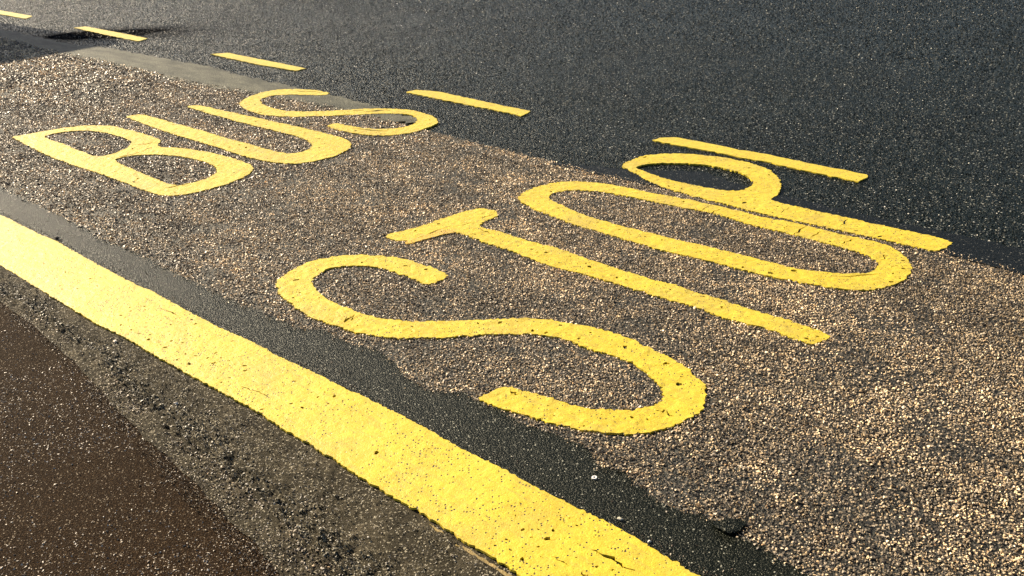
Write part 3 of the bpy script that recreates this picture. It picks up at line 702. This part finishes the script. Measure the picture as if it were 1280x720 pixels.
def chips(a0, a1, s, seed):
    p = hexgrid(a0, a1, 1.6, 4.5, s, 0.95)
    rim = in_bay(p, 0.005); out = in_bay(p, 0.05) & ~rim
    qq = to_ac(p); gap = np.maximum(np.interp(qq[:, 0], lo_q[::-1, 0], lo_q[::-1, 1]) - qq[:, 1], qq[:, 1] - np.interp(qq[:, 0], hi_q[::-1, 0], hi_q[::-1, 1]))
    bald = fbm(p[:, 0] * 7, p[:, 1] * 7, 4, 207)                       # places where chips have been plucked out
    p = p[(rim & (RNG.random(len(p)) > 0.55 * (bald > 0.13))) | (out & (RNG.random(len(p)) < 0.30 * np.exp(-gap / 0.014)))]
    p = p[off_paint(p)]
    rg = np.random.default_rng(seed); n = len(p)
    size = s * (0.36 + 0.42 * rg.random(n) ** 1.5) * np.where(rg.random(n) < 0.05, 1.5, 1.0)
    qw = to_ac(p)
    dust = np.clip(0.5 + 2.2 * fbm(p[:, 0] * 1.3, p[:, 1] * 1.3, 4, 201), 0, 1)
    pal = np.array([[0.45, 0.35, 0.215], [0.33, 0.265, 0.175], [0.60, 0.475, 0.30], [0.20, 0.165, 0.12], [0.085, 0.072, 0.055], [0.38, 0.33, 0.25], [0.76, 0.64, 0.44], [0.46, 0.31, 0.16]])
    t = pal[rg.choice(8, n, p=[0.22, 0.20, 0.15, 0.15, 0.13, 0.08, 0.04, 0.03])] * (0.80 + 0.60 * rg.random((n, 1)))
    t = t * (0.78 + 0.22 * dust[:, None]) + dust[:, None] * np.array([0.05, 0.04, 0.025])
    wear = 1.0 + 1.1 * fbm(qw[:, 0] * 1.6, qw[:, 1] * 7, 3, 209) + 0.9 * fbm(p[:, 0] * 9, p[:, 1] * 9, 3, 211) + 1.1 * fbm(p[:, 0] * 34, p[:, 1] * 34, 2, 213)
    return p, size, t * np.array([1.12, 1.07, 1.0]) * np.clip(wear, 0.45, 1.5)[:, None]


pr = prototypes(28, 8, 0.52, 5); pr_far = prototypes(16, 7, 0.6, 6)
pa, sa, ta = chips(-0.4, 3.1, 0.0082, 11)
pb, sb, tb_ = chips(3.1, 4.6, 0.0096, 14)
p1 = np.vstack([pa, pb]); s1 = np.r_[sa, sb]; t1 = np.vstack([ta, tb_])
p2, s2, t2 = chips(4.6, 7.6, 0.0125, 12)
p3, s3, t3 = chips(7.6, 14.5, 0.019, 13)
z_of = lambda p, s, sd: 0.0055 + s * 0.05 + 0.0018 * np.random.default_rng(sd).normal(size=len(p)) + 0.003 * fbm(p[:, 0] * 5, p[:, 1] * 5, 3, 205)
scatter("stone_chippings", p1, z_of(p1, s1, 1), s1, t1, M_STONE, pr, 0.55, 21, label="coarse brown stone chippings covering the bus bay")
scatter("stone_chippings", np.vstack([p2, p3]), z_of(np.vstack([p2, p3]), np.r_[s2, s3], 2), np.r_[s2, s3], np.vstack([t2, t3]), M_STONE, pr_far, 0.42, 22, label="coarse brown stone chippings covering the far bus bay")

# small pale grit bedded in the brown footpath and the kerb edge
p = hexgrid(0.2, 4.9, -0.1, 1.33, 0.0085, 0.98)
q = to_ac(p); e = np.interp(q[:, 0], foot_a, foot_c)
pz = fbm(p[:, 0] * 3, p[:, 1] * 3, 3, 61)
prob = np.where(q[:, 1] < e, 0.25 + 1.0 * pz, 0.16 + 0.3 * pz)
ok = (RNG.random(len(p)) < prob) & (q[:, 1] < 1.37)
p = p[ok]; q = q[ok]; e = e[ok]; n = len(p)
sz = 0.0016 + 0.0026 * RNG.random(n) ** 1.8
zz = np.where(q[:, 1] < e, z_foot(p[:, 0], p[:, 1]), z_kerb(p[:, 0], p[:, 1])) + sz * 0.10
pal = np.array([[0.45, 0.38, 0.29], [0.28, 0.23, 0.17], [0.58, 0.53, 0.45], [0.16, 0.11, 0.07]])
tt = pal[RNG.choice(4, n, p=[0.34, 0.30, 0.16, 0.20])] * (0.7 + 0.5 * RNG.random((n, 1)))
sz = np.where(q[:, 1] < e, sz * 1.25, sz)
scatter("footpath_grit", p, zz, sz, tt, M_STONE, pr_far, 0.5, 23, label="pale grit bedded in the brown footpath")

# crumbled mortar along the kerb edge and dirt against the line
p = hexgrid(-0.4, 5.6, 0.9, 1.42, 0.0072, 0.98); q = to_ac(p); e = np.interp(q[:, 0], foot_a, foot_c)
t_ = (q[:, 1] - e) / (1.39 - e)
rid = np.exp(-((t_ - 0.33 + 0.5 * fbm(q[:, 0] * 3, q[:, 0] * 0, 3, 43)) / 0.22) ** 2)
prob = 0.42 + 0.35 * rid + 1.5 * fbm(p[:, 0] * 9, p[:, 1] * 9, 4, 67) + 0.45 * np.exp(-((t_ + 0.01) / 0.10) ** 2)
ok = (RNG.random(len(p)) < prob) & (t_ > -0.16) & (t_ < 1.0)
p = p[ok]; q = q[ok]; t_ = t_[ok]; rid = rid[ok]; n = len(p)
sz = 0.0018 + (0.002 + 0.0035 * rid) * RNG.random(n) ** 1.6
pal = np.array([[0.085, 0.073, 0.044], [0.052, 0.044, 0.027], [0.15, 0.128, 0.08], [0.32, 0.27, 0.18], [0.035, 0.029, 0.019]])
tt = pal[RNG.choice(5, n, p=[0.34, 0.26, 0.2, 0.08, 0.12])] * (0.7 + 0.6 * RNG.random((n, 1)))
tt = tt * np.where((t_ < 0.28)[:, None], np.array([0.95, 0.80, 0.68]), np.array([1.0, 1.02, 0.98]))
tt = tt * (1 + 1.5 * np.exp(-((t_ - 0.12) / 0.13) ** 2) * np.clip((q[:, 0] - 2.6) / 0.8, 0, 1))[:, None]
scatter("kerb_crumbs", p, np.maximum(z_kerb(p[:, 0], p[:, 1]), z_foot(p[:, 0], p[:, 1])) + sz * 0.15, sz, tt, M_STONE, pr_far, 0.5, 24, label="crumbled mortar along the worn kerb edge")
p = hexgrid(0.4, 5.4, 1.64, 1.76, 0.006, 0.98); q = to_ac(p)
ok = RNG.random(len(p)) < (0.30 * np.exp(-((q[:, 1] - 1.668) / 0.022) ** 2) + 0.03) * (0.4 + 3 * np.clip(fbm(q[:, 0] * 4, q[:, 1] * 4, 3, 68) + 0.1, 0, 1))
p = p[ok]; n = len(p); sz = 0.0014 + 0.0028 * RNG.random(n) ** 2
pal = np.array([[0.10, 0.065, 0.04], [0.05, 0.035, 0.025], [0.30, 0.25, 0.18]])
scatter("gutter_dirt", p, 0.0065 + sz * 0.2, sz, pal[RNG.choice(3, n, p=[0.5, 0.32, 0.18])], M_STONE, pr_far, 0.5, 25, label="brown grit swept against the yellow kerb line")

# aggregate standing out of the carriageway asphalt, where the picture can see it
def seen(p, pad=0.12):
    d = np.column_stack([p, np.zeros(len(p))]) - np.array([0, 0, 1.6])
    w = d @ np.array(_F); x = d @ np.array(_R) / np.maximum(w, 1e-3); y = d @ np.array(_U) / np.maximum(w, 1e-3)
    return (w > 0.3) & (np.abs(x) < 0.503 * (1 + pad)) & (np.abs(y) < 0.283 * (1 + pad))


GP = []; GS = []
for a0, a1, c0, c1, s in ((-0.5, 5.5, 4.0, 7.5, 0.0125), (5.5, 17.0, 4.0, 7.5, 0.0165), (-6.0, 17.0, 7.5, 14.0, 0.0195)):
    p = hexgrid(a0, a1, c0, c1, s, 0.95); p = p[seen(p)]
    q = to_ac(p)
    p = p[(~in_bay(p, 0.01)) & (RNG.random(len(p)) < 0.62 + 0.5 * fbm(p[:, 0] * 2, p[:, 1] * 2, 3, 69))]
    q = to_ac(p)
    sh = np.interp(q[:, 0], to_ac(seam_hi)[::-1, 0], to_ac(seam_hi)[::-1, 1], right=0); ph = np.interp(q[:, 0], to_ac(pale_hi)[::-1, 0], to_ac(pale_hi)[::-1, 1], left=0)
    thin = (q[:, 1] < sh) | (q[:, 1] < ph)
    edge = np.minimum(np.abs(q[:, 1] - sh), np.abs(q[:, 1] - ph))
    p = p[~thin | (RNG.random(len(p)) < 0.10 + 0.6 * np.exp(-(edge / 0.035) ** 2))]
    for d_ in DASHES: p = p[~inside(p, np.array(d_))]
    p = p[off_paint(p)]
    GP.append(p); GS.append(s * (0.20 + 0.28 * RNG.random(len(p))))
p = np.vstack(GP); sz = np.concatenate(GS); n = len(p)
pal = np.array([[0.007, 0.010, 0.010], [0.018, 0.023, 0.022], [0.050, 0.056, 0.050], [0.26, 0.26, 0.22], [0.66, 0.64, 0.56]])
tt = pal[RNG.choice(5, n, p=[0.50, 0.30, 0.13, 0.05, 0.02])] * (0.7 + 0.6 * RNG.random((n, 1)))
scatter("asphalt_aggregate", p, sz * 0.05, sz, tt, M_GRIT, prototypes(16, 7, 0.6, 9), 0.4, 26, label="mixed aggregate worn proud of the dark carriageway")

# ------------------------------------------------------------------ small loose things
M_WASHER = mat_plain("dull_zinc", (0.78, 0.78, 0.76), 0.45, 0.5, 0.0)
bm = bmesh.new()
R0, R1, hh, nn = 0.0075, 0.0034, 0.0022, 28
rings = []
for (r, z_) in ((R0, 0), (R0, hh * 0.7), (R0 * 0.95, hh), (R1 * 1.12, hh), (R1, hh * 0.7), (R1, 0)):
    rings.append([bm.verts.new((r * math.cos(2 * math.pi * k / nn), r * math.sin(2 * math.pi * k / nn), z_)) for k in range(nn)])
for i in range(len(rings)):
    a_, b_ = rings[i], rings[(i + 1) % len(rings)]
    for k in range(nn): bm.faces.new((a_[k], a_[(k + 1) % nn], b_[(k + 1) % nn], b_[k]))
bmesh.ops.recalc_face_normals(bm, faces=bm.faces)
w = obj_bm("washer", bm, M_WASHER)
w.location = (0.204, 2.354, 0.0085); w.rotation_euler = (0.05, -0.04, 0)
tag(w, "small white metal ring washer lying on the dark gutter strip", "washer")


def pebble(xy, z, r, col, seed, label, cat="stone", name="loose_stone", flat=0.6):
    pv, pf = prototypes(1, 16, flat, seed)[0]
    bm = bmesh.new(); vs = [bm.verts.new(v * r) for v in pv]
    for f in pf: bm.faces.new([vs[i] for i in f])
    bmesh.ops.recalc_face_normals(bm, faces=bm.faces)
    bmesh.ops.bevel(bm, geom=list(bm.edges), offset=r * 0.08, segments=1, affect='EDGES')
    o = obj_bm(name, bm, mat_plain("loose_stone_%d" % seed, col, 0.65, 0.3))
    o.location = (xy[0], xy[1], z + r * flat * 0.7)
    tag(o, label, cat, "loose stones")


pebble((-1.448, 3.347), 0.006, 0.011, (0.62, 0.55, 0.44), 301, "pale loose stone on the kerb edge, left of the yellow line's worn end")
pebble((-1.091, 2.864), 0.006, 0.010, (0.62, 0.56, 0.46), 302, "pale flat loose stone on the kerb edge beside the footpath")
pebble((0.253, 2.162), 0.0065, 0.009, (0.50, 0.47, 0.36), 303, "buff loose stone in the middle of the dark gutter strip")
pebble((0.315, 2.066), 0.0065, 0.006, (0.62, 0.60, 0.52), 304, "tiny white loose stone by the yellow line in the dark gutter")
pebble((-2.115, 4.493), 0.0065, 0.014, (0.035, 0.032, 0.028), 305, "black loose stone at the yellow line's edge on the grey gutter")
tb = resample(np.array([(0.525 + (0.036 + 0.008 * math.sin(3 * t)) * math.cos(t), 2.112 + (0.032 + 0.006 * math.cos(2 * t)) * math.sin(t)) for t in np.linspace(0, 2 * math.pi, 14, endpoint=False)]), 0.007, 0.006, 306, True)
tag(slab("tar_spill", tb, [], 0.0135, 0.013, M_GUTTER, 0.008, 0.004, 307), "round black lump of tar at the edge of the chippings by the gutter", "tar lump")

# ------------------------------------------------------------------ the bus ahead, whose shadow reaches into the picture
M_BUS = mat_plain("bus_paint", (0.75, 0.74, 0.70), 0.25, 0.5, 0.0, 0.1)
M_GLASS = mat_plain("dark_glass", (0.02, 0.025, 0.03), 0.08, 0.6, 0.0, 0.1)
M_TYRE = mat_plain("tyre_rubber", (0.025, 0.025, 0.025), 0.8, 0.3)
M_RIM = mat_plain("wheel_rim", (0.45, 0.45, 0.45), 0.4, 0.5, 0.6)
M_RED = mat_plain("red_lens", (0.5, 0.02, 0.02), 0.2, 0.5)
BH = 2.95
bus = bpy.data.objects.new("bus", None); SC.collection.objects.link(bus)
tag(bus, "white bus waiting ahead in the bay, its shadow crossing the chippings", "bus")
reach = BH / math.tan(SUN_EL); skew = SUN_AZ + math.radians(45)
BUS_A = 9.7 + reach * math.cos(skew); BUS_C = 4.62 + reach * math.sin(skew)   # its roof corner shades the joint at a = 10.2
bx, by = ac(BUS_A, BUS_C)
bus.location = (bx, by, 0.004)
bus.rotation_euler = (0, 0, math.radians(45) + BUS_YAW)     # local +Y runs along the road


def rbox(x0, x1, y0, y1, z0, z1, bev, segs=4):
    bm = bmesh.new(); bmesh.ops.create_cube(bm, size=1)
    for v in bm.verts:
        v.co = Vector((x0 if v.co.x < 0 else x1, y0 if v.co.y < 0 else y1, z0 if v.co.z < 0 else z1))
    if bev: bmesh.ops.bevel(bm, geom=list(bm.edges), offset=bev, segments=segs, affect='EDGES', profile=0.5)
    return bm


BL, BW = 9.5, 2.2
obj_bm("body", rbox(-BW, 0, 0, BL, 0.35, BH, 0.14), M_BUS, bus, True)
for k in range(6):
    for xs in (-BW - 0.012, -0.008):
        obj_bm("window", rbox(xs, xs + 0.02, 0.5 + k * 1.45, 1.8 + k * 1.45, 1.35, 2.4, 0.006, 1), M_GLASS, bus)
obj_bm("rear_window", rbox(-BW + 0.3, -0.3, -0.012, 0.01, 1.5, 2.45, 0.006, 1), M_GLASS, bus)
obj_bm("windscreen", rbox(-BW + 0.15, -0.15, BL - 0.01, BL + 0.012, 1.1, 2.5, 0.006, 1), M_GLASS, bus)
for xs in (-BW + 0.15, -0.4):
    obj_bm("tail_light", rbox(xs, xs + 0.25, -0.03, 0.01, 0.8, 1.0, 0.012, 2), M_RED, bus)
obj_bm("bumper", rbox(-BW + 0.05, -0.05, -0.06, 0.06, 0.36, 0.58, 0.03, 2), M_TYRE, bus)
for xs in (-BW + 0.14, -0.14):
    for yy in (2.2, BL - 1.9):
        wh = bpy.data.objects.new("wheel", None); SC.collection.objects.link(wh); wh.parent = bus; wh.location = (xs, yy, 0.46)
        for nm, r, wd, mt in (("tyre", 0.46, 0.26, M_TYRE), ("rim", 0.27, 0.275, M_RIM)):
            bm = bmesh.new()
            bmesh.ops.create_cone(bm, cap_ends=True, segments=40, radius1=r, radius2=r, depth=wd, matrix=Matrix.Rotation(math.pi / 2, 4, 'Y'))
            if nm == "tyre": bmesh.ops.bevel(bm, geom=[e for e in bm.edges if len(e.link_faces) == 2 and abs(e.calc_face_angle(0)) > 1], offset=0.04, segments=3, affect='EDGES')
            obj_bm(nm, bm, mt, wh)
